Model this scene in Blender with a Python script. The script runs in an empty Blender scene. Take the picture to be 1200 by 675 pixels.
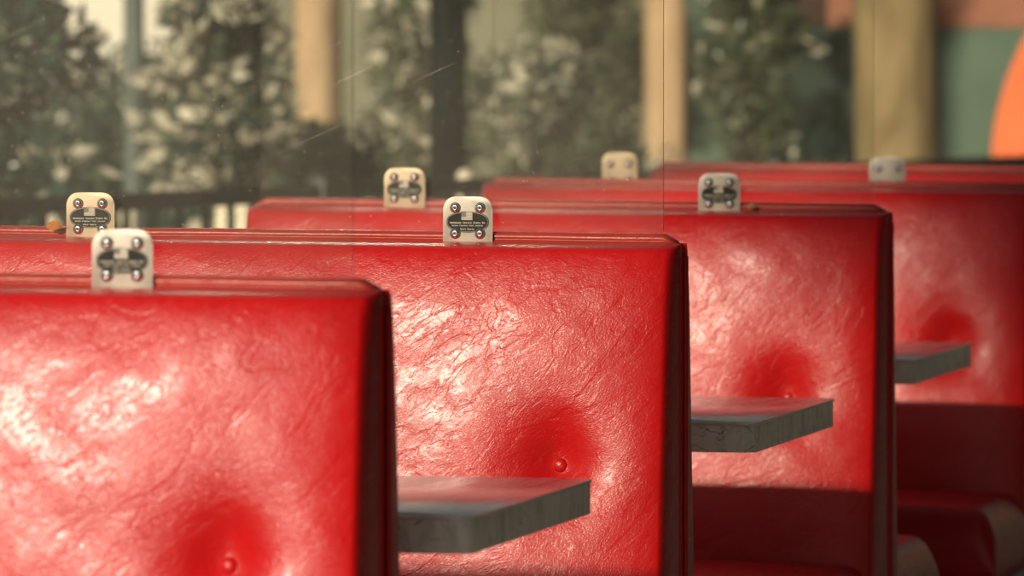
import bpy, bmesh, math, random
from mathutils import Vector, Matrix, noise as mn
random.seed(7)
sc = bpy.context.scene
C = sc.collection
R = math.radians
PI = math.pi

# ------------------------------------------------------------------ materials
def nodemat(name):
    m = bpy.data.materials.new(name); m.use_nodes = True
    nt = m.node_tree
    b = nt.nodes.get('Principled BSDF')
    return m, nt, b, nt.nodes.get('Material Output')

def L(nt, a, b): nt.links.new(a, b)

def math_node(nt, op, a=None, b=None, v0=None, v1=None, clamp=False):
    n = nt.nodes.new('ShaderNodeMath'); n.operation = op; n.use_clamp = clamp
    if a is not None: L(nt, a, n.inputs[0])
    elif v0 is not None: n.inputs[0].default_value = v0
    if b is not None: L(nt, b, n.inputs[1])
    elif v1 is not None: n.inputs[1].default_value = v1
    return n.outputs[0]

def noise_node(nt, vec, scale, detail=3, rough=.5, dist=0.0):
    n = nt.nodes.new('ShaderNodeTexNoise')
    n.inputs['Scale'].default_value = scale; n.inputs['Detail'].default_value = detail
    n.inputs['Roughness'].default_value = rough; n.inputs['Distortion'].default_value = dist
    if vec is not None: L(nt, vec, n.inputs['Vector'])
    return n.outputs['Fac']

def ramp(nt, fac, stops, interp='LINEAR'):
    n = nt.nodes.new('ShaderNodeValToRGB'); cr = n.color_ramp; cr.interpolation = interp
    while len(cr.elements) < len(stops): cr.elements.new(.5)
    for e, (p, c) in zip(cr.elements, stops):
        e.position = p; e.color = (c[0], c[1], c[2], 1) if hasattr(c, '__len__') else (c, c, c, 1)
    L(nt, fac, n.inputs[0]); return n.outputs[0]

def objcoord(nt, rnd=True, rot=(0, 0, 0), scale=(1, 1, 1)):
    tc = nt.nodes.new('ShaderNodeTexCoord')
    mp = nt.nodes.new('ShaderNodeMapping'); L(nt, tc.outputs['Object'], mp.inputs['Vector'])
    m1 = nt.nodes.new('ShaderNodeMapping'); L(nt, tc.outputs['Object'], m1.inputs['Vector'])
    m1.inputs['Rotation'].default_value = rot
    L(nt, m1.outputs[0], mp.inputs['Vector']); mp.inputs['Scale'].default_value = scale
    if rnd:
        oi = nt.nodes.new('ShaderNodeObjectInfo')
        m = math_node(nt, 'MULTIPLY', oi.outputs['Random'], v1=37.0)
        cb = nt.nodes.new('ShaderNodeCombineXYZ')
        for i in range(3): L(nt, m, cb.inputs[i])
        L(nt, cb.outputs[0], mp.inputs['Location'])
    return mp.outputs[0]

def bump(nt, h, strength, dist, normal=None):
    n = nt.nodes.new('ShaderNodeBump'); n.inputs['Strength'].default_value = strength
    n.inputs['Distance'].default_value = dist; L(nt, h, n.inputs['Height'])
    if normal is not None: L(nt, normal, n.inputs['Normal'])
    return n.outputs[0]

def simple(name, col, rough=.5, metal=0.0, nscale=20, var=.15, bmp=0.0, bdist=.001, spec=.5):
    m, nt, b, o = nodemat(name)
    v = objcoord(nt)
    f = noise_node(nt, v, nscale, 5, .6)
    lo = tuple(c*(1-var) for c in col); hi = tuple(min(1, c*(1+var)) for c in col)
    L(nt, ramp(nt, f, [(.3, lo), (.7, hi)]), b.inputs['Base Color'])
    b.inputs['Roughness'].default_value = rough; b.inputs['Metallic'].default_value = metal
    b.inputs['Specular IOR Level'].default_value = spec
    if bmp: L(nt, bump(nt, f, bmp, bdist), b.inputs['Normal'])
    return m

def ridge(nt, vec, scale, width, detail=2, dist=.6):
    f = noise_node(nt, vec, scale, detail, .5, dist)
    a = math_node(nt, 'SUBTRACT', f, v1=.5)
    a = math_node(nt, 'ABSOLUTE', a)
    a = math_node(nt, 'DIVIDE', a, v1=width)
    return math_node(nt, 'SUBTRACT', None, a, v0=1.0, clamp=True)

def ridged(nt, vec, scale, detail=4, dist=.3, lac=2.1, rough=.5):
    n = nt.nodes.new('ShaderNodeTexNoise'); n.noise_type = 'RIDGED_MULTIFRACTAL'; n.normalize = True
    n.inputs['Scale'].default_value = scale; n.inputs['Detail'].default_value = detail
    n.inputs['Roughness'].default_value = rough; n.inputs['Lacunarity'].default_value = lac
    n.inputs['Distortion'].default_value = dist; n.inputs['Offset'].default_value = 1.0; n.inputs['Gain'].default_value = 2.0
    L(nt, vec, n.inputs['Vector']); return n.outputs['Fac']

def vinyl(name, col, crease=1.0, rough=.34):
    m, nt, b, o = nodemat(name)
    v1 = objcoord(nt, True, (0, R(32), 0), (1.0, 1.0, 2.3))
    v2 = objcoord(nt, True, (0, R(50), 0), (1.0, 1.0, 2.6))
    v0 = objcoord(nt, True)
    r1 = ramp(nt, ridged(nt, v1, 7.5, 3, .6), [(.76, 0.0), (.98, .8)])
    r2 = ramp(nt, ridged(nt, v2, 17, 4, .8), [(.72, 0.0), (.98, .8)])
    r3 = ramp(nt, ridged(nt, v1, 48, 4, .6), [(.50, 0.0), (.95, 1.0)])
    mask = ramp(nt, noise_node(nt, v0, 6, 3), [(.40, 0.0), (.62, 1.0)])
    fine = noise_node(nt, v0, 330, 3, .6)
    mid = noise_node(nt, v0, 70, 4, .6)
    big = noise_node(nt, v0, 14, 3, .5)
    h2 = math_node(nt, 'MULTIPLY', r2, mask)
    h3 = math_node(nt, 'MULTIPLY', r3, v1=.40)
    h = math_node(nt, 'ADD', r1, h2); h = math_node(nt, 'ADD', h, h3)
    n0 = bump(nt, big, .5, .003)
    n1 = bump(nt, h, .6*crease, .00055, n0)
    n2 = bump(nt, mid, .5, .0006, n1)
    vo = nt.nodes.new('ShaderNodeTexVoronoi'); vo.feature = 'DISTANCE_TO_EDGE'; vo.inputs['Scale'].default_value = 210
    L(nt, v1, vo.inputs['Vector'])
    cell = ramp(nt, vo.outputs['Distance'], [(.0, 1.0), (.22, 0.0)])
    n25 = bump(nt, cell, .5, .00022, n2)
    n3 = bump(nt, fine, .6, .00025, n25)
    L(nt, n3, b.inputs['Normal'])
    c = ramp(nt, noise_node(nt, v0, 9, 3), [(.3, tuple(x*.86 for x in col)), (.7, col)])
    L(nt, c, b.inputs['Base Color'])
    rr = ramp(nt, mid, [(.3, rough*.85), (.7, rough*1.2)])
    L(nt, rr, b.inputs['Roughness'])
    b.inputs['Specular IOR Level'].default_value = .38
    b.inputs['Coat Weight'].default_value = .12; b.inputs['Coat Roughness'].default_value = .2
    L(nt, n2, b.inputs['Coat Normal'])
    return m

M = {}
M['vinyl'] = vinyl('red_vinyl', (.47, .004, .005))
M['vinyl_rail'] = vinyl('red_rail_vinyl', (.34, .026, .014), .5, .36)
M['vinyl_side'] = vinyl('dark_red_vinyl', (.10, .003, .004), .4, .42)
M['welt'] = simple('red_welt', (.55, .008, .010), .35, 0, 60)
M['steel'] = simple('brushed_steel', (.34, .31, .26), .48, .7, 90, .08, .15, .0004)
M['steel_warm'] = simple('warm_brushed_steel', (.40, .31, .21), .5, .65, 90, .08, .15, .0004)
M['bolt'] = simple('bolt_steel', (.82, .82, .80), .22, 1.0, 120, .05)
M['socket'] = simple('bolt_socket', (.03, .035, .04), .5, .6, 40)
M['badge'] = simple('badge_dark', (.016, .019, .015), .7, .1, 70, .25, spec=.3)
M['badge_light'] = simple('badge_raised', (.42, .37, .29), .5, .4, 70, .12)
M['badge_mid'] = simple('badge_canton', (.13, .12, .10), .6, .2, 70, .12)
M['laminate'] = simple('seat_base_laminate', (.14, .115, .105), .35, 0, 6, .25)
M['metal_dark'] = simple('table_base_iron', (.03, .03, .032), .45, .8, 30, .2)
M['leaf_fallen'] = simple('dry_leaf', (.62, .25, .05), .6, 0, 60, .3)
M['leaf_pale'] = simple('pale_dry_leaf', (.55, .36, .17), .6, 0, 60, .3)
M['fence'] = simple('fence_iron', (.018, .026, .022), .5, .3, 20, .3)
M['post_green'] = simple('dark_green_paint', (.018, .042, .038), .5, 0, 12, .3)
M['post_grey'] = simple('grey_green_paint', (.10, .13, .115), .6, 0, 8, .2)
M['stake'] = simple('sunlit_spot_paint', (.80, .72, .55), .6, 0, 14, .08)  # pale colour imitates bright sunlit gaps between the pickets
M['cream_wall'] = simple('cream_stucco', (.80, .76, .66), .8, 0, 3, .06)
M['twig'] = simple('shrub_stem', (.07, .05, .03), .8, 0, 30, .3)

def marble_edge():
    m, nt, b, o = nodemat('marbled_table_edge')
    v = objcoord(nt)
    vs = objcoord(nt, True, (0, 0, 0), (1, 1, .35))
    cl = noise_node(nt, vs, 34, 5, .62, .6)
    col = ramp(nt, cl, [(.3, (.42, .45, .39)), (.5, (.76, .74, .66)), (.75, (.86, .84, .76))])
    cr = ridge(nt, v, 16, .014, 4, 1.6)
    mask = ramp(nt, noise_node(nt, v, 9, 2), [(.45, 0.0), (.6, 1.0)])
    crm = math_node(nt, 'MULTIPLY', cr, mask)
    mx = nt.nodes.new('ShaderNodeMix'); mx.data_type = 'RGBA'
    L(nt, crm, mx.inputs[0]); L(nt, col, mx.inputs[6]); mx.inputs[7].default_value = (.10, .10, .09, 1)
    L(nt, mx.outputs[2], b.inputs['Base Color'])
    b.inputs['Roughness'].default_value = .3
    return m
M['edge'] = marble_edge()

def table_top():
    m, nt, b, o = nodemat('worn_table_laminate')
    v = objcoord(nt, True, (0, 0, R(4)), (14, 1.0, 1))
    st = noise_node(nt, v, 3, 4, .6)
    L(nt, ramp(nt, st, [(.3, (.55, .48, .46)), (.7, (.74, .67, .65))]), b.inputs['Base Color'])
    L(nt, ramp(nt, st, [(.3, .10), (.7, .20)]), b.inputs['Roughness'])
    b.inputs['Specular IOR Level'].default_value = 1.0
    return m
M['tabletop'] = table_top()

def acrylic():
    m, nt, b, o = nodemat('scratched_acrylic')
    nt.nodes.remove(b)
    lw = nt.nodes.new('ShaderNodeFresnel'); lw.inputs['IOR'].default_value = 1.35
    tr = nt.nodes.new('ShaderNodeBsdfTransparent'); tr.inputs['Color'].default_value = (.97, .975, .955, 1)
    gl = nt.nodes.new('ShaderNodeBsdfGlossy'); gl.inputs['Roughness'].default_value = .06
    df = nt.nodes.new('ShaderNodeBsdfDiffuse'); df.inputs['Color'].default_value = (.80, .76, .66, 1)
    tl = nt.nodes.new('ShaderNodeBsdfTranslucent'); tl.inputs['Color'].default_value = (.80, .76, .66, 1)
    hz = nt.nodes.new('ShaderNodeMixShader'); hz.inputs[0].default_value = .3
    L(nt, df.outputs[0], hz.inputs[1]); L(nt, tl.outputs[0], hz.inputs[2])
    m1 = nt.nodes.new('ShaderNodeMixShader'); L(nt, lw.outputs[0], m1.inputs[0])
    L(nt, tr.outputs[0], m1.inputs[1]); L(nt, gl.outputs[0], m1.inputs[2])
    # dust film and scratches, worn into the sheet
    v = objcoord(nt)
    film = ramp(nt, noise_node(nt, v, 2.2, 4, .55), [(.3, .008), (.75, .034)])
    va = objcoord(nt, True, (0, R(24), 0), (1.6, 1, 60))
    s1 = ramp(nt, noise_node(nt, va, 3.2, 3, .6), [(.68, 0.0), (.75, .10)])
    vb = objcoord(nt, True, (0, R(14), 0), (3.5, 1, 150))
    s2 = ramp(nt, noise_node(nt, vb, 4.5, 2, .6), [(.67, 0.0), (.77, .08)])
    msk = ramp(nt, noise_node(nt, v, 3.3, 2), [(.48, 0.0), (.62, 1.0)])
    sp = nt.nodes.new('ShaderNodeTexVoronoi'); sp.inputs['Scale'].default_value = 46; L(nt, v, sp.inputs['Vector'])
    spk = ramp(nt, sp.outputs['Distance'], [(.035, .35), (.06, 0.0)])
    s = math_node(nt, 'ADD', s1, s2); s = math_node(nt, 'MULTIPLY', s, msk)
    s = math_node(nt, 'ADD', s, film); s = math_node(nt, 'ADD', s, spk, clamp=True)
    m2 = nt.nodes.new('ShaderNodeMixShader'); L(nt, s, m2.inputs[0])
    L(nt, m1.outputs[0], m2.inputs[1]); L(nt, hz.outputs[0], m2.inputs[2])
    L(nt, m2.outputs[0], o.inputs['Surface'])
    return m
M['acrylic'] = acrylic()

def bark(name, c0, c1, sc_=9):
    m, nt, b, o = nodemat(name)
    v = objcoord(nt, True, (0, 0, 0), (1, 1, .35))
    f = noise_node(nt, v, sc_, 6, .6, .5)
    L(nt, ramp(nt, f, [(.3, c0), (.65, c1)]), b.inputs['Base Color'])
    b.inputs['Roughness'].default_value = .85
    L(nt, bump(nt, f, .6, .01), b.inputs['Normal'])
    return m
M['bark_tan'] = bark('tan_bark', (.46, .30, .17), (.66, .46, .28))
M['bark_olive'] = bark('olive_bark', (.16, .11, .045), (.36, .27, .13), 5)
M['bark_dark'] = bark('dark_bark', (.022, .020, .014), (.06, .05, .035))

def leaf(name, c0, c1, rough=.32, tr=.2):
    m, nt, b, o = nodemat(name)
    g = nt.nodes.new('ShaderNodeNewGeometry')
    L(nt, ramp(nt, g.outputs['Random Per Island'], [(0, c0), (1, c1)]), b.inputs['Base Color'])
    b.inputs['Roughness'].default_value = rough
    b.inputs['Specular IOR Level'].default_value = .6
    t = nt.nodes.new('ShaderNodeBsdfTranslucent'); t.inputs['Color'].default_value = (*c1, 1)
    mx = nt.nodes.new('ShaderNodeMixShader'); mx.inputs[0].default_value = tr
    L(nt, b.outputs[0], mx.inputs[1]); L(nt, t.outputs[0], mx.inputs[2]); L(nt, mx.outputs[0], o.inputs[0])
    return m
M['leaf_dark'] = leaf('dark_glossy_leaf', (.010, .040, .030), (.045, .110, .080), .24)
M['leaf_mid'] = leaf('mid_green_leaf', (.030, .065, .035), (.11, .15, .075), .28)
M['leaf_olive'] = leaf('olive_leaf', (.07, .085, .045), (.17, .18, .10), .35)
M['flower_glint'] = leaf('cream_flower_glint', (.45, .42, .32), (.75, .70, .56), .5)  # pale quads stand in for sun glints on leaves as well as flowers

def blotch_wall(name, a, b_, s):
    m, nt, b, o = nodemat(name)
    v = objcoord(nt, False)
    f = noise_node(nt, v, s, 4, .55)
    L(nt, ramp(nt, f, [(.35, a), (.65, b_)]), b.inputs['Base Color'])
    b.inputs['Roughness'].default_value = .85
    return m
M['olive_wall'] = blotch_wall('olive_render', (.17, .17, .12), (.24, .235, .165), 2.0)
M['mural_green'] = blotch_wall('mural_green_paint', (.075, .125, .085), (.11, .16, .115), 3.5)
M['mural_dark'] = blotch_wall('mural_dark_green_paint', (.016, .034, .024), (.03, .05, .034), 5)
M['mural_pink'] = blotch_wall('mural_terracotta_paint', (.28, .115, .065), (.32, .14, .085), 4)
M['mural_brown'] = blotch_wall('mural_brown_paint', (.045, .022, .016), (.06, .032, .022), 4)
M['mural_orange'] = blotch_wall('mural_orange_paint', (.84, .17, .055), (.90, .20, .07), 4)
M['unseen_wall_dark'] = blotch_wall('dark_unseen_wall', (.020, .017, .015), (.035, .030, .026), 1.0)  # for the unseen walls added to hold back sky light
M['paving'] = blotch_wall('concrete_paving', (.24, .22, .185), (.33, .30, .25), 1.2)

# ------------------------------------------------------------------ helpers
def obj(name, bm, m, parent=None, smooth=True, recalc=True):
    if recalc: bmesh.ops.recalc_face_normals(bm, faces=bm.faces)
    me = bpy.data.meshes.new(name); bm.to_mesh(me); bm.free()
    if smooth:
        for p in me.polygons: p.use_smooth = True
    ms = m if isinstance(m, (list, tuple)) else [m]
    for x in ms: me.materials.append(x)
    o = bpy.data.objects.new(name, me); C.objects.link(o)
    if parent: o.parent = parent
    return o

def thing(name, label, cat, loc=(0, 0, 0), rz=0, group=None):
    o = bpy.data.objects.new(name, None); C.objects.link(o)
    o.empty_display_size = .1
    o.location = loc; o.rotation_euler = (0, 0, rz)
    o['label'] = label; o['category'] = cat
    if group: o['group'] = group
    return o

def tag(o, label, cat, group=None):
    o['label'] = label; o['category'] = cat
    if group: o['group'] = group
    return o

def sharp(o, ang=35):
    me = o.data
    bm = bmesh.new(); bm.from_mesh(me)
    for e in bm.edges:
        e.smooth = not (len(e.link_faces) == 2 and e.calc_face_angle(0) > R(ang))
    bm.to_mesh(me); bm.free(); return o

def add_box(bm, x0, x1, y0, y1, z0, z1, bev=0.0, seg=2):
    r = bmesh.ops.create_cube(bm, size=1)
    vs = r['verts']
    for v in vs:
        v.co = Vector(((x0+x1)/2+v.co.x*(x1-x0), (y0+y1)/2+v.co.y*(y1-y0), (z0+z1)/2+v.co.z*(z1-z0)))
    if bev:
        es = list({e for v in vs for e in v.link_edges})
        bmesh.ops.bevel(bm, geom=es, offset=bev, segments=seg, profile=.5, affect='EDGES')

def box(name, d, m, parent=None, bev=.003, seg=2):
    bm = bmesh.new(); add_box(bm, *d, bev=bev, seg=seg)
    return sharp(obj(name, bm, m, parent), 50)

def add_lathe(bm, prof, cx=0, cy=0, cz=0, n=24, axis='Z'):
    rings = []
    for r, h in prof:
        ring = []
        for i in range(n):
            a = 2*PI*i/n
            if axis == 'Z': p = (cx+r*math.cos(a), cy+r*math.sin(a), cz+h)
            else: p = (cx+r*math.cos(a), cy+h, cz+r*math.sin(a))
            ring.append(bm.verts.new(p))
        rings.append(ring)
    for a, b in zip(rings, rings[1:]):
        for i in range(n):
            bm.faces.new((a[i], a[(i+1) % n], b[(i+1) % n], b[i]))
    if prof[0][0] > 1e-6: bm.faces.new(rings[0])
    if prof[-1][0] > 1e-6: bm.faces.new(rings[-1])

def add_tube(bm, pts, rad, n=8):
    pts = [Vector(p) for p in pts]; rings = []
    for i, p in enumerate(pts):
        t = (pts[min(i+1, len(pts)-1)]-pts[max(i-1, 0)]).normalized()
        up = Vector((0, 1, 0)) if abs(t.y) < .9 else Vector((1, 0, 0))
        a = t.cross(up).normalized(); b = t.cross(a)
        r = rad[i] if isinstance(rad, (list, tuple)) else rad
        rings.append([bm.verts.new(p+a*r*math.cos(2*PI*k/n)+b*r*math.sin(2*PI*k/n)) for k in range(n)])
    for a, b in zip(rings, rings[1:]):
        for i in range(n): bm.faces.new((a[i], a[(i+1) % n], b[(i+1) % n], b[i]))
    bm.faces.new(rings[0]); bm.faces.new(rings[-1])

def extrude_outline(bm, pts, d0, d1, plane='XZ', bev=0.0):
    """closed outline of 2-D points, given thickness between d0 and d1"""
    def P(p, d): return (p[0], d, p[1]) if plane == 'XZ' else (p[0], p[1], d)
    a = [bm.verts.new(P(p, d0)) for p in pts]; b = [bm.verts.new(P(p, d1)) for p in pts]
    fa = bm.faces.new(a); fb = bm.faces.new(b)
    n = len(pts)
    for i in range(n): bm.faces.new((a[i], a[(i+1) % n], b[(i+1) % n], b[i]))
    if bev:
        es = list(fa.edges)+list(fb.edges)
        bmesh.ops.bevel(bm, geom=es, offset=bev, segments=2, profile=.5, affect='EDGES')

def dup_tree(root, loc, rz=None, label=None, group=None, skip=()):
    r = root.copy(); C.objects.link(r); r.location = loc
    if rz is not None: r.rotation_euler = (0, 0, rz)
    if label: r['label'] = label
    if group: r['group'] = group
    for ch in list(root.children):
        if ch.name.split('.')[0] in skip: continue
        c = ch.copy(); C.objects.link(c); c.parent = r
        for g in ch.children:
            d = g.copy(); C.objects.link(d); d.parent = c
    return r

# ------------------------------------------------------------------ the diner booth (double sided bench)
HW = .513            # half width
ZT = 1.029           # crest of the pads
ZB = .44             # where the back pads go into the seats
BUT = [(-.366, .745), (0.0, .745), (.366, .745)]
SL = .006            # the whole top is a touch higher at its left end

def lift(x, z): return SL*(HW-x)*max(0, min(1, z/ZT))

def half_thick(z):                     # distance of the pad's skin from the centre line, wedge-shaped
    return .100+(ZT-z)*.110

def edge_round(d, r):
    if d >= r: return 1.0
    t = 1-d/r
    return math.sqrt(max(0.0, 1-t*t))

def dimple(x, z):
    s = 0
    for bx, bz in BUT:
        dx = x-bx; dz = z-bz
        sz = .075 if dz > 0 else .056
        s += .018*math.exp(-(dx/.068)**2-(dz/sz)**2)
        s2 = .050 if dz > 0 else .028
        s += .014*math.exp(-(dx/.030)**2-(dz/s2)**2)
    return s

def pad_surface(x, z, seed):
    dx = HW-.004-abs(x); dzt = ZT-z; dzb = z-ZB
    small = edge_round(dx, .012)*edge_round(dzt, .008)
    broad =   .042*(1-edge_round(dx, .24))+.026*(1-edge_round(dzt, .12))
    cen = (1-(x/HW)**2)
    vz = max(0, min(1, (z-ZB)/(ZT-ZB)))
    t = .009*cen*math.sin(PI*vz)**.8 if 0 < vz < 1 else 0
    w = mn.noise(Vector((x*7+seed, z*7, 0)))*.0024+mn.noise(Vector((x*20+seed, z*26, 3)))*.0009
    w *= edge_round(min(dx, dzt), .05)
    return .020+(half_thick(z)-.020+t+w-dimple(x, z)-broad)*small

def make_pad(side, seed):
    bm = bmesh.new()
    nx, nz = 190, 110
    xs = []
    for i in range(nx+1):              # finer towards the rolled edges
        u = -1+2*i/nx; xs.append((HW-.004)*math.sin(u*PI/2*.86)/math.sin(PI/2*.86))
    zs = [ZB+(ZT-ZB)*math.sin((j/nz)*PI/2*.90)/math.sin(PI/2*.90) for j in range(nz+1)]
    # extra sample rows close to the crest
    grid = []
    for z in zs:
        grid.append([bm.verts.new((x, side*pad_surface(x, z, seed), z+lift(x, z))) for x in xs])
    for a, b in zip(grid, grid[1:]):
        for i in range(nx): bm.faces.new((a[i], a[i+1], b[i+1], b[i]))
    # back and closing strip
    bd = grid[0]+[g[-1] for g in grid[1:]]+grid[-1][-2::-1]+[g[0] for g in grid[-2:0:-1]]
    bk = [bm.verts.new((v.co.x, side*.018, v.co.z)) for v in bd]
    n = len(bd)
    for i in range(n): bm.faces.new((bd[i], bd[(i+1) % n], bk[(i+1) % n], bk[i]))
    bm.faces.new(bk)
    return bm

def rail_bm():
    prof = []                          # cross-section in y,z: two soft rolls with a groove on each side
    half = [(.0, 1.0415), (.008, 1.0410), (.0135, 1.0385), (.0150, 1.0355), (.0138, 1.0330), (.0128, 1.0322),
            (.0150, 1.0312), (.0172, 1.0290), (.0176, 1.0260), (.0165, 1.0200), (.0165, .90)]
    prof = [(-a, b) for a, b in reversed(half)]+half[1:]
    bm = bmesh.new()
    n = 60; rings = []
    for i in range(n+1):
        x = -(HW-.012)+2*(HW-.012)*i/n
        end = edge_round(min(i, n-i)*2*HW/n+.002, .02)
        w = mn.noise(Vector((x*6, 0, 5)))*.0008
        rings.append([bm.verts.new((x, a+w, (b if b < 1 else 1.0+(b-1.0)*(.6+.4*end))+lift(x, b)+w)) for a, b in prof])
    for a, b in zip(rings, rings[1:]):
        for j in range(len(prof)-1): bm.faces.new((a[j], b[j], b[j+1], a[j+1]))
    bm.faces.new(rings[0]); bm.faces.new(rings[-1][::-1])
    bm.faces.new([r[0] for r in rings]+[r[-1] for r in reversed(rings)])
    return bm

def seat_bm(side, front):
    """seat cushion: crowned top, waterfall front, from the backrest outwards"""
    bm = bmesh.new()
    y0 = .10; y1 = front
    nx, ny = 60, 36
    top = []; 
    for j in range(ny+1):
        y = y0+(y1-y0)*(math.sin((j/ny)*PI/2*.92)/math.sin(PI/2*.92))
        row = []
        for i in range(nx+1):
            u = -1+2*i/nx; x = (HW-.002)*math.sin(u*PI/2*.9)/math.sin(PI/2*.9)
            e = edge_round(HW-.002-abs(x), .045)*edge_round(y1-y, .06)
            crown = .022*(1-(x/HW)**2)*math.sin(PI*min(1, max(0, (y-y0)/(y1-y0)))*.8+.35)
            row.append(bm.verts.new((x, side*y, .385+(.105+crown)*e)))
        top.append(row)
    for a, b in zip(top, top[1:]):
        for i in range(nx): bm.faces.new((a[i], a[i+1], b[i+1], b[i]))
    bd = top[0]+[g[-1] for g in top[1:]]+top[-1][-2::-1]+[g[0] for g in top[-2:0:-1]]
    bk = [bm.verts.new((v.co.x, v.co.y, .362)) for v in bd]
    n = len(bd)
    for i in range(n): bm.faces.new((bd[i], bd[(i+1) % n], bk[(i+1) % n], bk[i]))
    bm.faces.new(bk)
    return bm

def side_welt_bm(sx):
    bm = bmesh.new()
    pts = []
    for k in range(30):
        z = .40+(1.012-.40)*k/29
        pts.append((sx*(HW-.006), .020, z+lift(sx*HW, z)))
    add_tube(bm, pts, .0042, 8)
    pts = [(p[0], -p[1], p[2]) for p in pts]
    add_tube(bm, pts, .0042, 8)
    return bm

def button_bm(side, bx, bz):
    bm = bmesh.new()
    y = pad_surface(bx, bz, 0)-.002
    prof = [(.0100, -.006), (.0104, 0), (.0100, .003), (.0085, .0058), (.0060, .0076), (.003, .0086), (0, .0089)]
    add_lathe(bm, [(r, side*h) for r, h in prof], bx, side*y, bz+lift(bx, bz), 20, 'Y')
    return bm

def make_booth(seed, label, loc):
    t = thing('diner_booth', label, 'booth seat', loc, 0, 'red vinyl booths in a row')
    obj('back_cushion', make_pad(-1, seed), M['vinyl'], t)['label'] = 'tufted red vinyl back cushion facing the camera'
    obj('back_cushion', make_pad(1, seed+5), M['vinyl'], t)
    for s in (-1, 1):
        for bx, bz in BUT: obj('tuft_button', button_bm(s, bx, bz), M['vinyl'], t)
    obj('top_rail', rail_bm(), M['vinyl_rail'], t)['label'] = 'orange-red piped top rail'
    bm = bmesh.new()
    add_box(bm, -HW+.012, HW-.012, -.020, .020, .05, 1.005, .004)
    obj('back_panel', bm, M['vinyl_side'], t)
    for s in (-1, 1): obj('piping', side_welt_bm(s), M['welt'], t)
    for s in (-1, 1):
        obj('seat_cushion', seat_bm(s, .56), M['vinyl'], t)
        bm = bmesh.new()
        a, b = (.03, .50) if s > 0 else (-.50, -.03)
        add_box(bm, -HW+.012, HW-.012, a, b, .08, .37, .006)
        add_box(bm, -HW+.03, HW-.03, a+.03*s*(s > 0), b-.04*(s > 0)+0.0, 0, .085, .003)
        sharp(obj('seat_base', bm, M['laminate'], t), 50)
    return t

def Y_r(n): return 6.825+1.7*n-.100
XB = -1.605-HW
labels = ['red vinyl booth nearest the camera, filling the lower left of the photo',
          'red vinyl booth in sharp focus, second from the camera, behind the nearest one',
          'red vinyl booth third from the camera, directly behind the sharp one',
          'soft-focus red vinyl booth, fourth from the camera, at the right edge of the photo',
          'farthest red vinyl booth, only its blurred crest showing, without a screen']
b0 = make_booth(11, labels[0], (XB+.008, Y_r(0), 0))
b1 = make_booth(23, labels[1], (XB, Y_r(1), 0))
b2 = make_booth(37, labels[2], (XB, Y_r(2), 0))
b3 = dup_tree(b0, (XB, Y_r(3), 0), None, labels[3])
b4 = dup_tree(b1, (XB-.01, Y_r(4)-.05, .018), None, labels[4])
b4.location.z = 0

# ------------------------------------------------------------------ bracket with badge and four bolts
BW, BH = .0655, .0665
def plate_outline(w, h, rt=.016, rb=.0015, n=8):
    pts = []
    for cx, cz, r, a0 in ((w/2-rt, h-rt, rt, 0), (-w/2+rt, h-rt, rt, 90), (-w/2+rb, rb, rb, 180), (w/2-rb, rb, rb, 270)):
        for k in range(n+1):
            a = R(a0+90*k/n); pts.append((cx+r*math.cos(a), cz+r*math.sin(a)))
    return pts

def badge_outline(w=.056, h=.0275, n=48):
    pts = []
    for k in range(n):
        a = 2*PI*k/n
        c, s = math.cos(a), math.sin(a)
        x = w/2*(abs(c)**.95)*(1 if c > 0 else -1)
        z = h/2*(abs(s)**.80)*(1 if s > 0 else -1)
        x = math.copysign(min(abs(x), w/2), x)
        pts.append((x, z))
    return pts

def star_pts(cx, cz, r):
    return [(cx+(r if k % 2 == 0 else r*.42)*math.sin(k*PI/5), cz+(r if k % 2 == 0 else r*.42)*math.cos(k*PI/5)) for k in range(10)]

def glyph_row(bm, x0, x1, z, h, words, y0, y1, rnd):
    tot = sum(words)+len(words)-1
    st = (x1-x0)/tot; x = x0
    for wi, w in enumerate(words):
        for k in range(w):
            lw = st*.72; hh = h if k == 0 else h*.74
            t = st*.2; kind = rnd.random()
            add_box(bm, x, x+t, y0, y1, z, z+hh)
            if kind < .75: add_box(bm, x+lw-t, x+lw, y0, y1, z, z+h*.74)
            if kind > .3: add_box(bm, x+t, x+lw-t*.5, y0, y1, z+hh-t, z+hh)
            if kind > .5 or kind < .15: add_box(bm, x+t, x+lw-t*.5, y0, y1, z, z+t)
            x += st
        x += st

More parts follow.
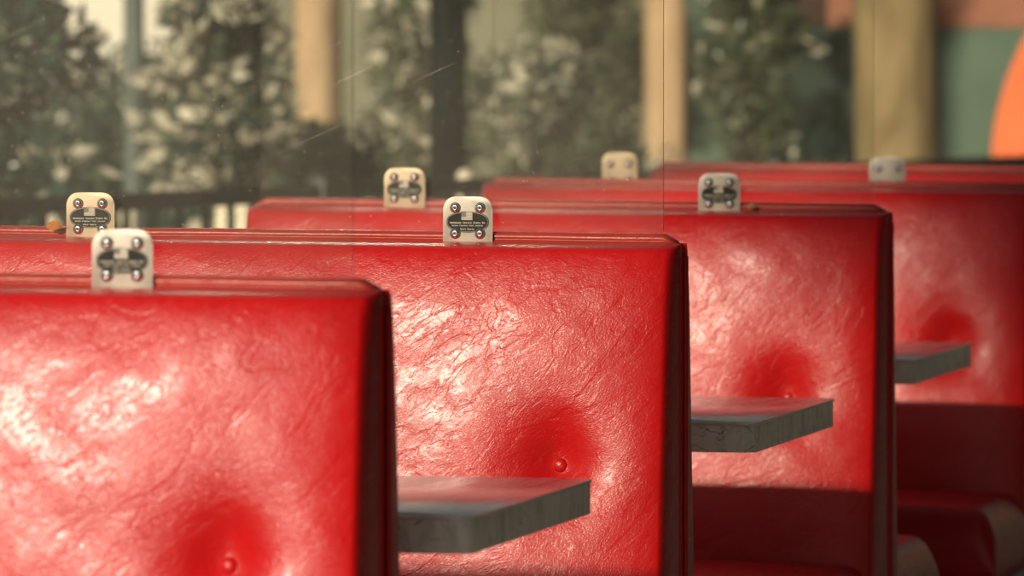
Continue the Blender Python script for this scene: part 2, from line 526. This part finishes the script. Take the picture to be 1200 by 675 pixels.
def make_bracket(parent, x, z, yf, badge=True, mat='steel'):
    """steel clip standing in front of rail and sheet; yf is the y of its back face"""
    rnd = random.Random(3)
    bm = bmesh.new()
    extrude_outline(bm, plate_outline(BW, BH), yf-.0022, yf, 'XZ', .0005)
    br = sharp(obj('bracket', bm, M[mat], parent), 40)
    br.location = (x, 0, z)
    yy = yf-.0022
    if badge:
        bm = bmesh.new(); ol = badge_outline()
        extrude_outline(bm, [(p[0], p[1]+.0335) for p in ol], yy-.0008, yy+.0003, 'XZ')
        sharp(obj('name_plate', bm, M['badge'], br), 40)
        bm = bmesh.new()               # fine raised rim
        n = len(ol)
        add_tube(bm, [(p[0]*.955, yy-.0009, p[1]*.93+.0335) for p in ol+[ol[0]]], .00028, 6)
        obj('plate_rim', bm, M['badge_light'], br)
        bm = bmesh.new()               # flag: stripes and canton
        fx0, fx1, fz0, fz1 = -.0082, .0064, .0362, .0462
        st = (fz1-fz0)/13
        for k in range(0, 13, 2):
            add_box(bm, fx0 if k < 6 else fx0, fx1, yy-.0014, yy-.0006, fz0+k*st, fz0+(k+1)*st)
        sharp(obj('flag_emblem', bm, M['badge_light'], br), 30)
        bm = bmesh.new(); add_box(bm, fx0, fx1, yy-.0010, yy-.0006, fz0, fz1)
        sharp(obj('flag_field', bm, M['badge_mid'], br), 30)
        bm = bmesh.new()
        add_box(bm, fx0, fx0+(fx1-fx0)*.42, yy-.0016, yy-.0009, fz0+6*st, fz1)
        sharp(obj('flag_canton', bm, M['badge_mid'], br), 30)
        bm = bmesh.new()
        glyph_row(bm, -.0235, .0235, .0315, .0024, (8, 6, 5, 2), yy-.0013, yy-.0006, rnd)
        glyph_row(bm, -.0205, .0205, .0280, .0018, (5, 7, 4, 6), yy-.0013, yy-.0006, rnd)
        glyph_row(bm, -.0095, .0095, .0235, .0018, (4, 5), yy-.0013, yy-.0006, rnd)
        obj('raised_lettering', bm, M['badge_light'], br, smooth=False)
    hz = (.0185, .0520)
    if not badge: hz = (.0185, .0450)
    for sx in (-1, 1):
        for q in hz:
            bm = bmesh.new()
            prof = [(.0070, 0), (.0072, .0006), (.0069, .0012), (.0060, .0016), (.0058, .0024), (.0050, .0040), (.0036, .0048),
                    (.0026, .0050), (.0024, .0036), (0, .0036)]
            add_lathe(bm, [(r, -h) for r, h in prof], sx*.0165, yy, q, 22, 'Y')
            bo = sharp(obj('bolt', bm, M['bolt'], br), 50)
            bm = bmesh.new()
            add_lathe(bm, [(.0022, 0), (.0022, -.0006), (0, -.0006)], sx*.0165, yy-.0034, q, 6, 'Y')
            k = sharp(obj('bolt_socket', bm, M['socket'], br), 30)
    return br

def screen_bm(w, z0, z1, th=.006):
    bm = bmesh.new()
    add_box(bm, -w/2, w/2, -th/2, th/2, z0, z1, .0008, 1)
    return bm

def make_screen(n, label, brs, booth, x_off=-.006, width=.976, back=False):
    t = thing('acrylic_screen', label, 'divider screen', (XB+x_off, Y_r(n), 1.042), 0, 'clear screens bolted to the booth backs')
    o = sharp(obj('clear_sheet', screen_bm(width, .0015, .66), M['acrylic'], t), 20)
    o['label'] = 'clear scratched sheet'
    for bx, mat, dz in brs:
        br = make_bracket(t, bx-XB-x_off, dz, -.0185 if not back else -.004, not back, mat)
        br['label'] = 'steel clip with dark oval badge and four bolts' if not back else 'plain pale steel clip'
    return t

# bracket positions measured on the booth: x, finish, height of the clip's foot under the sheet
make_screen(0, 'clear screen on the nearest booth, held by a blurred steel clip at the lower left', [(-1.88, 'steel', -.017), (-2.40, 'steel', -.014)], 0)
make_screen(1, 'clear scratched screen on the sharp second booth, its right edge a thin upright line', [(-1.891, 'steel', -.0195), (-2.40, 'steel_warm', -.0165)], 1)
make_screen(2, 'clear screen on the third booth, behind the screen of the sharp booth', [(-1.874, 'steel', -.020), (-2.375, 'steel_warm', -.014)], 2)
make_screen(3, 'clear screen on the fourth booth, held by plain blurred pale clips', [(-1.884, 'steel', -.022), (-2.376, 'steel_warm', -.016)], 3, back=True)

# ------------------------------------------------------------------ tables
def rr_outline(x0, x1, y0, y1, r, n=8):
    pts = []
    for cx, cy, a0 in ((x1-r, y1-r, 0), (x0+r, y1-r, 90), (x0+r, y0+r, 180), (x1-r, y0+r, 270)):
        for k in range(n+1):
            a = R(a0+90*k/n); pts.append((cx+r*math.cos(a), cy+r*math.sin(a)))
    return pts

def make_table(label, loc):
    t = thing('diner_table', label, 'table', loc, 0, 'tables between the booths')
    w, d = .46, .327
    bm = bmesh.new()
    extrude_outline(bm, rr_outline(-w, w, -d, d, .018), .7765, .7800, 'XY', .0007)
    sharp(obj('tabletop', bm, M['tabletop'], t), 40)
    bm = bmesh.new()
    extrude_outline(bm, rr_outline(-w+.0015, w-.0015, -d+.0015, d-.0015, .018), .7400, .7766, 'XY', .0006)
    sharp(obj('table_edge', bm, M['edge'], t), 40)['label'] = 'grey marbled table edge'
    bm = bmesh.new(); add_lathe(bm, [(.036, .03), (.036, .68), (.05, .70), (.14, .71), (.14, .7405)], n=32)
    sharp(obj('pedestal', bm, M['metal_dark'], t), 40)
    bm = bmesh.new(); add_lathe(bm, [(.27, 0), (.27, .012), (.25, .022), (.08, .036), (.045, .05)], n=48)
    sharp(obj('base_plate', bm, M['metal_dark'], t), 40)
    return t
tb = make_table('grey-edged table with marbled rim, in front of the sharp booth, nearest of the tables', (-1.550-.46, 7.235, 0))
dup_tree(tb, (-1.570-.46, 9.06, 0), 0, 'grey table in the middle of the photo, in front of the third booth')
dup_tree(tb, (-1.640-.46, 10.90, 0), 0, 'dim grey table at the right, in front of the fourth booth, farthest table')

# ------------------------------------------------------------------ fallen leaves on the rails
def fallen(name, label, loc, s, m, rot):
    bm = bmesh.new(); n = 14
    L1 = []; 
    for k in range(n+1):
        t = k/n; w = math.sin(PI*t)**.7*(.46-.14*t)*(1+.12*math.sin(k*3.1))
        z = .16*math.sin(PI*t)+.05*math.sin(t*9)
        L1.append([(-w, t-.5, z+.10*w), (0, t-.5, z), (w, t-.5, z+.16*w)])
    V = [[bm.verts.new((a*s, b*s, c*s)) for a, b, c in row] for row in L1]
    for a, b in zip(V, V[1:]):
        for i in range(2): bm.faces.new((a[i], a[i+1], b[i+1], b[i]))
    bmesh.ops.solidify(bm, geom=bm.faces[:], thickness=.0006)
    add_tube(bm, [(0, -.5*s, 0), (0, -.62*s, .02*s), (0, -.78*s, .10*s)], .0006, 6)
    o = obj(name, bm, m); o.location = loc; o.rotation_euler = rot
    tag(o, label, 'leaf'); return o
fallen('fallen_leaf', 'small dry orange leaf lying on the rail of the second booth, left of a clip', (-2.448, Y_r(1)-.026, 1.046), .022, M['leaf_fallen'], (0, R(-50), R(90)))
fallen('fallen_leaf', 'tiny tan leaf scrap on the crest of the third booth, right of its clip', (-1.822, Y_r(2)-.030, 1.037), .014, M['leaf_pale'], (0, R(-50), R(90)))

# ------------------------------------------------------------------ surroundings
g = box('ground', (-16, 12, -27, 45, -.2, 0), M['paving'], bev=0); g['kind'] = 'structure'

# black picket railing running back to the right
FA = Vector((-4.91, 12.0, 0)); FB = Vector((-2.70, 22.0, 0))
fd = (FB-FA); fl = fd.length; fang = math.atan2(fd.y, fd.x)
ft = thing('picket_railing', 'black iron picket railing behind the booths in front of the shrubs', 'fence', FA, fang)
fz = .93
box('rail', (0, fl, -.02, .02, fz-.03, fz+.012), M['fence'], ft, .004)
box('rail', (0, fl, -.014, .014, .12, .15), M['fence'], ft, .004)
np_ = int(fl/.135)
pk = None
for k in range(np_):
    if pk is None:
        bm = bmesh.new(); add_box(bm, -.008, .008, -.008, .008, .03, fz+.0, .002)
        pk = obj('picket', bm, M['fence'], ft)
        c = pk
    else:
        c = pk.copy(); C.objects.link(c); c.parent = ft
    c.location = (.072+k*.135, 0, 0)
fp = None
for k in range(5):
    if fp is None:
        bm = bmesh.new(); add_box(bm, -.03, .03, -.03, .03, 0, fz+.03, .004)
        add_lathe(bm, [(.036, fz+.03), (.036, fz+.036), (.018, fz+.05), (0, fz+.055)], n=14)
        fp = sharp(obj('fence_post', bm, M['fence'], ft), 40); c = fp
    else:
        c = fp.copy(); C.objects.link(c); c.parent = ft
    c.location = (fl*(0, .17, .41, .70, 1)[k], 0, 0)

# pale stakes added to imitate sunlit gaps behind the railing
st0 = None
for x, y, h, lab in ((-4.609, 16.5, .875, 'short pale stake for a sunlit spot beyond the railing, left of the others'),
                     (-4.488, 17.0, .905, 'pale stake for a sunlit spot beyond the railing, left one of a close pair'),
                     (-4.434, 17.0, .885, 'pale stake for a sunlit spot beyond the railing, right one of a close pair'),
                     (-4.274, 17.8, .895, 'pale stake for a sunlit spot beyond the railing beside the left clip of the third booth'),
                     (-4.171, 18.5, .935, 'pale round-capped stake for a sunlit spot beyond the railing above the sharp clip')):
    if st0 is None:
        bm = bmesh.new(); add_lathe(bm, [(.023, 0), (.023, .93), (.019, .94), (.024, .955), (.024, .985), (.015, 1.0), (0, 1.003)], n=16)
        st0 = sharp(obj('sunlit_spot_stake', bm, M['stake']), 50); c = st0
    else:
        c = st0.copy(); C.objects.link(c)
    c.location = (x, y, 0); c.scale = (1, 1, h); tag(c, lab, 'stake', 'pale stakes for sunlit spots beyond the railing')

# shrubs and trees
def leaf_cloud(n, rx, ry, z0, z1, size, seed, mats=(0,), shell=.5, clumps=26, cr=.22, wts=None):
    rnd = random.Random(seed)
    bm = bmesh.new()
    cl = []
    for _ in range(clumps):
        z = rnd.uniform(z0, z1)
        a = rnd.uniform(0, 2*PI); r = rnd.random()**.5
        taper = 1-.35*((z-z0)/(z1-z0))
        cl.append((rx*r*math.cos(a)*taper, ry*r*math.sin(a)*taper, z, cr*rnd.uniform(.6, 1.25)))
    for _ in range(n):
        cx, cy, cz, c_r = rnd.choice(cl)
        d = Vector((rnd.gauss(0, 1), rnd.gauss(0, 1), rnd.gauss(0, 1))).normalized()
        p = Vector((cx, cy, cz))+d*c_r*(rnd.random()**shell)
        if p.z < .05: p.z = .05+rnd.random()*.1
        mi = rnd.choices(range(len(mats)), wts)[0] if wts else rnd.randrange(len(mats))
        s = size*rnd.uniform(.55, 1.3)*(1.7 if mats[mi] == 'flower_glint' else 1)  # pale quads enlarged to imitate blurred sun glints
        t = (d+Vector((rnd.gauss(0, .6), rnd.gauss(0, .6), rnd.gauss(0, .6)))).normalized()
        u = t.cross(Vector((rnd.gauss(0, 1), rnd.gauss(0, 1), rnd.gauss(0, 1)))).normalized()
        w = t.cross(u)
        a = bm.verts.new(p); b = bm.verts.new(p+t*s*.5+u*s*.24+w*s*.05); c = bm.verts.new(p+t*s); e = bm.verts.new(p+t*s*.5-u*s*.24+w*s*.05)
        mid = bm.verts.new(p+t*s*.5-w*s*.04)
        for f in ((a, mid, b), (b, mid, c), (a, e, mid), (e, c, mid)):
            fc = bm.faces.new(f); fc.material_index = mi
    return bm, cl

def shrub(name, label, cat, x, y, n, rx, ry, z0, z1, size, seed, mats, group=None, clumps=26, cr=.2, wts=None, trunk=.02, tmat='twig'):
    t = thing(name, label, cat, (x, y, 0), 0, group)
    bm, cl = leaf_cloud(n, rx, ry, z0, z1, size, seed, mats, clumps=clumps, cr=cr, wts=wts)
    obj('foliage', bm, [M[k] for k in mats], t, smooth=False, recalc=False)
    bm = bmesh.new(); zt = z0+(z1-z0)*.55
    add_tube(bm, [(0, 0, 0), (.01, 0, zt*.5), (0, .01, zt)], [trunk, trunk*.85, trunk*.6], 10)
    for cx, cy, cz, r in cl[:14]:
        zz = max(.1, cz-.5*math.hypot(cx, cy)-.15)
        zz = min(zz, zt)
        add_tube(bm, [(0, 0, zz), (cx*.5, cy*.5, (zz+cz)/2), (cx, cy, cz)], [trunk*.5, trunk*.3, trunk*.15], 6)
    obj('stems', bm, M[tmat], t)
    return t
G = 'shrubs behind the railing'
shrub('shrub', 'dense dark glossy shrub at the far left edge behind the railing', 'shrub', -5.24, 17.6, 13000, .20, .3, .2, 1.62, .05, 1, ('leaf_dark', 'leaf_mid', 'flower_glint'), G, 40, .12, (10, 4, .8))
shrub('shrub', 'shrub full of cream flowers and painted glints left of the pale tree trunk', 'shrub', -5.15, 19.4, 11000, .15, .3, .25, 1.8, .05, 2, ('leaf_dark', 'leaf_mid', 'flower_glint'), G, 40, .11, (6, 4, 3.6))
shrub('shrub', 'low olive green shrub in front of the pale tree trunk', 'shrub', -5.03, 20.3, 7000, .13, .28, .15, .98, .05, 3, ('leaf_mid', 'leaf_olive', 'leaf_dark'), G, 28, .12, (4, 3, 3))
shrub('shrub', 'thin shrub with scattered leaf glints painted pale right of the dark green post', 'shrub', -4.84, 22.6, 3200, .13, .3, .25, 1.26, .05, 4, ('leaf_mid', 'leaf_dark', 'flower_glint', 'leaf_olive'), G, 22, .11, (3, 4, 2.4, 3))
shrub('shrub', 'thin shrub with a few leaf glints painted pale left of the dark green post', 'shrub', -5.20, 22.2, 3200, .12, .3, .25, 1.50, .05, 14, ('leaf_mid', 'leaf_olive', 'flower_glint'), G, 22, .11, (3, 4, 1.5))
shrub('shrub', 'sparse greyish olive shrub between the two tree trunks on the right', 'shrub', -4.38, 24.2, 4200, .20, .3, .3, 1.75, .055, 5, ('leaf_olive', 'leaf_mid', 'flower_glint'), G, 26, .14, (8, 3, .25))
shrub('shrub', 'low dark bush at the foot of the thick trunk', 'shrub', -3.83, 22.7, 3600, .20, .26, .12, .90, .05, 6, ('leaf_dark', 'leaf_mid'), G, 16, .12, (3, 1))
shrub('shrub', 'low dark green bush at the foot of the pale slim trunk', 'shrub', -4.16, 21.5, 3600, .28, .26, .12, .86, .05, 8, ('leaf_dark', 'leaf_mid', 'flower_glint'), G, 18, .12, (3, 2, .2))
shrub('shrub', 'low dark bush below the thin bright-leaved shrubs', 'shrub', -4.62, 20.4, 3600, .26, .24, .12, .84, .05, 18, ('leaf_dark', 'leaf_mid', 'flower_glint'), G, 18, .12, (4, 2, .4))
shrub('shrub', 'tall dark shrub far behind the left shrubs', 'shrub', -7.55, 26.5, 8000, .52, .5, .2, 1.20, .07, 7, ('leaf_dark', 'leaf_mid'), G, 40, .2, (3, 2))
shrub('shrub', 'pale olive shrub against the olive wall, left of the slim pale trunk', 'shrub', -5.82, 28.2, 7000, .34, .4, .3, 2.0, .06, 27, ('leaf_olive', 'leaf_mid'), G, 34, .2, (8, 2))
shrub('shrub', 'dull green shrub against the olive wall behind the dark green post', 'shrub', -6.60, 28.6, 6000, .24, .4, .3, 2.0, .06, 28, ('leaf_olive', 'leaf_mid'), G, 34, .2, (5, 5))

def trunk(name, label, cat, x, y, r0, r1, h, mat, lean=0, seed=0, crown=None):
    t = thing(name, label, cat, (x, y, 0))
    bm = bmesh.new(); n = 28; m_ = 26; rings = []
    for j in range(m_+1):
        f = j/m_; z = h*f; r = r0+(r1-r0)*f+.25*r0*math.exp(-z/.18)
        ring = []
        for i in range(n):
            a = 2*PI*i/n
            q = 1+.10*mn.noise(Vector((math.cos(a)*1.5+seed, math.sin(a)*1.5, z*.9)))+.04*mn.noise(Vector((math.cos(a)*6+seed, math.sin(a)*6, z*3)))
            ring.append(bm.verts.new((lean*z+r*q*math.cos(a), r*q*math.sin(a), z)))
        rings.append(ring)
    for a, b in zip(rings, rings[1:]):
        for i in range(n): bm.faces.new((a[i], a[(i+1) % n], b[(i+1) % n], b[i]))
    bm.faces.new(rings[0]); bm.faces.new(rings[-1])
    obj('trunk', bm, M[mat], t)
    if crown:
        rnd = random.Random(seed)
        bm = bmesh.new(); tips = []
        for k in range(7):
            a = 2*PI*k/7+rnd.random()*.6; L_ = rnd.uniform(.25, .42); z = h*rnd.uniform(.75, .98)
            p = Vector((lean*z, 0, z)); q = p+Vector((math.cos(a)*L_*.5, math.sin(a)*L_*.5, .45)); e = p+Vector((math.cos(a)*L_, math.sin(a)*L_, .8))
            add_tube(bm, [p, q, e], [r1*.45, r1*.3, r1*.12], 8); tips.append(e)
        obj('branches', bm, M[mat], t)
        bm, _ = leaf_cloud(crown, .34, .34, h*.95, h*.95+1.1, .08, seed, (0, 1), clumps=18, cr=.16)
        obj('foliage', bm, [M['leaf_dark'], M['leaf_mid']], t, smooth=False, recalc=False)
    return t
trunk('tree', 'pale tan tree trunk left of centre rising behind the shrubs', 'tree', -6.223, 25.0, .095, .082, 3.6, 'bark_tan', 0, 2, 1500)
trunk('tree', 'slim pale trunk just right of the sharp screen edge, bright on its left side', 'tree', -5.04, 26.0, .092, .080, 3.9, 'bark_tan', .0, 5, 1500)
trunk('tree', 'thick olive brown tree trunk at the upper right in front of the painted wall', 'tree', -3.78, 24.0, .158, .135, 4.0, 'bark_olive', -.012, 9, 1500)
trunk('tree', 'slender dark trunk standing in the sparse olive shrub', 'tree', -4.53, 25.0, .035, .028, 3.2, 'bark_dark', 0, 12, 0)

# street tree behind the camera; its hanging limb shades the booths' upper right
def shade_tree():
    t = thing('street_tree', 'leafy street tree to the left of the camera whose limb shades the booths', 'tree', (-7.4, -5.0, 0))
    bm = bmesh.new()
    add_tube(bm, [(0, 0, 0), (.03, 0, .5), (.05, 0, 2.5), (.10, 0, 4.6), (.2, 0, 6.4)], [.19, .16, .14, .11, .07], 16)
    obj('trunk', bm, M['bark_olive'], t)
    bm = bmesh.new()
    limb = [(.10, 0, 4.9), (.7, 0, 5.9), (1.5, 0, 6.2), (2.1, 0, 5.75), (2.6, 0, 5.1), (2.95, 0, 4.6)]
    add_tube(bm, limb, [.07, .055, .045, .03, .02, .01], 10)
    add_tube(bm, [(.18, 0, 6.0), (-.5, .3, 7.0), (-.9, .4, 7.6)], [.06, .04, .02], 8)
    add_tube(bm, [(.2, 0, 6.3), (.6, -.3, 7.4), (.9, -.4, 8.0)], [.06, .04, .02], 8)
    obj('limb', bm, M['bark_olive'], t)
    rnd = random.Random(41); bm = bmesh.new()
    blobs = [(1.86, 0, 5.65, .36), (2.10, .1, 5.38, .24), (1.55, 0, 6.0, .34), (2.45, 0, 5.20, .17), (2.78, 0, 4.82, .15),
             (2.98, 0, 4.50, .11), (-.4, .2, 7.3, .8), (.6, -.2, 7.7, .8), (1.2, 0, 6.6, .5)]
    for cx, cy, cz, r in blobs:
        for _ in range(int(7000*r)):
            d = Vector((rnd.gauss(0, 1), rnd.gauss(0, 1), rnd.gauss(0, 1))).normalized()
            p = Vector((cx, cy, cz))+d*r*rnd.random()**.5
            t1 = (d+Vector((rnd.gauss(0, .8), rnd.gauss(0, .8), rnd.gauss(0, .8)))).normalized()
            u = t1.cross(Vector((rnd.gauss(0, 1), rnd.gauss(0, 1), rnd.gauss(0, 1)))).normalized()
            s_ = rnd.uniform(.06, .12)
            a = bm.verts.new(p); b = bm.verts.new(p+t1*s_*.5+u*s_*.28); c = bm.verts.new(p+t1*s_); e = bm.verts.new(p+t1*s_*.5-u*s_*.28)
            bm.faces.new((a, b, c)); bm.faces.new((a, c, e))
    obj('foliage', bm, M['leaf_mid'], t, smooth=False, recalc=False)
shade_tree()

bm = bmesh.new(); add_lathe(bm, [(.11, 0), (.11, .06), (.075, .1), (.062, .2), (.060, 3.1), (.075, 3.13), (.075, 3.2), (.02, 3.26)], n=24)
t = thing('lamp_post', 'dark green post upright behind the clips at upper centre', 'post', (-4.791, 21.0, 0))
sharp(obj('post', bm, M['post_green'], t), 40)
bm = bmesh.new(); add_lathe(bm, [(.08, 3.25), (.15, 3.55), (.17, 3.58), (.06, 3.7), (0, 3.76)], n=8)
sharp(obj('lantern', bm, M['post_green'], t), 30)
bm = bmesh.new(); add_lathe(bm, [(.07, 0), (.07, .04), (.036, .07), (.034, 2.7), (.045, 2.72), (.0, 2.76)], n=20)
tag(sharp(obj('sign_pole', bm, M['post_grey']), 40), 'grey green pole against the pale patch at upper left', 'post').location = (-5.986, 21.5, 0)

# building fronts and two added unseen walls
w = box('wall_back', (-5.95, 2.2, 31, 31.3, 0, 4.2), M['mural_green'], bev=.01); w['kind'] = 'structure'
for nm, d, mt, lab in (('painted_band', (-5.25, 2.2, 30.985, 31.01, 1.385, 2.6), 'mural_pink', 'terracotta painted band'),
                       ('painted_patch', (-5.56, -5.23, 30.975, 31.0, 1.385, 2.6), 'mural_brown', 'dark brown painted patch'),
                       ('painted_patch', (-5.56, -5.15, 30.98, 31.0, .0, 1.385), 'mural_dark', 'dark green painted patch')):
    p = box(nm, d, M[mt], w, bev=.002); p['label'] = lab
bm = bmesh.new(); add_lathe(bm, [(1.36, 0), (1.36, .03), (0, .03)], -3.08, 30.955, .70, 96, 'Y')
p = sharp(obj('painted_disc', bm, M['mural_orange'], w), 40); p['label'] = 'large orange painted circle'
w = box('added_wall_right', (2.6, 3.0, -14, 31, 0, 7.5), M['unseen_wall_dark'], bev=.01); w['kind'] = 'structure'  # unseen wall, added to keep sky light off the booth ends
w = box('added_wall_front', (-16, 12, -26.3, -26, 0, 4.8), M['unseen_wall_dark'], bev=.01); w['kind'] = 'structure'  # unseen wall behind the camera, added to cut sky reflections in the screens
w = box('wall_left', (-8.75, -5.97, 33, 33.3, 0, 4.2), M['olive_wall'], bev=.01); w['kind'] = 'structure'
t = thing('pale_building', 'sunlit cream building glimpsed beyond the shrubs at upper left', 'building', (-9.4, 33.3, 0))
box('facade', (-7.0, .55, -.2, .9, 0, 4.2), M['cream_wall'], t, .01)
box('plinth', (-7.02, .55, -.24, .92, 0, .5), M['post_grey'], t, .01)
box('cornice', (-7.08, .55, -.3, .98, 4.1, 4.35), M['cream_wall'], t, .01)

# ------------------------------------------------------------------ light
AZ, EL = 14, 15.2
sd = Vector((-math.sin(R(AZ))*math.cos(R(EL)), -math.cos(R(AZ))*math.cos(R(EL)), math.sin(R(EL))))
ld = bpy.data.lights.new('sun', 'SUN'); ld.energy = 4.8; ld.angle = R(1.2); ld.color = (1.0, .86, .68)
lo = bpy.data.objects.new('sun', ld); C.objects.link(lo); lo.rotation_euler = sd.to_track_quat('Z', 'Y').to_euler(); lo.location = (-6, -10, 6)

wd = bpy.data.worlds.new('world'); sc.world = wd; wd.use_nodes = True
nt = wd.node_tree; bg = nt.nodes['Background']
sky = nt.nodes.new('ShaderNodeTexSky'); sky.sky_type = 'NISHITA'; sky.sun_disc = False
sky.sun_elevation = R(EL); sky.sun_rotation = R(180+AZ); sky.dust_density = 3.0; sky.air_density = 1.0
hs = nt.nodes.new('ShaderNodeHueSaturation'); hs.inputs['Saturation'].default_value = .28
L(nt, sky.outputs[0], hs.inputs['Color']); L(nt, hs.outputs[0], bg.inputs[0]); bg.inputs[1].default_value = .038

# ------------------------------------------------------------------ camera
cd = bpy.data.cameras.new('camera'); cam = bpy.data.objects.new('camera', cd); C.objects.link(cam)
cd.sensor_width = 36; cd.lens = 36*7770/1200
cd.clip_end = 200
cam.location = (0, 0, 1.28)
cam.rotation_euler = (R(90-2.06), 0, R(12.298))
cd.dof.use_dof = True; cd.dof.focus_distance = 8.52; cd.dof.aperture_fstop = cd.lens/27.0
cd.dof.aperture_blades = 0
sc.camera = cam
sc.view_settings.view_transform = 'Standard'; sc.view_settings.look = 'None'
sc.view_settings.gamma = 1; sc.view_settings.use_curve_mapping = False
sc.view_settings.exposure = -0.08
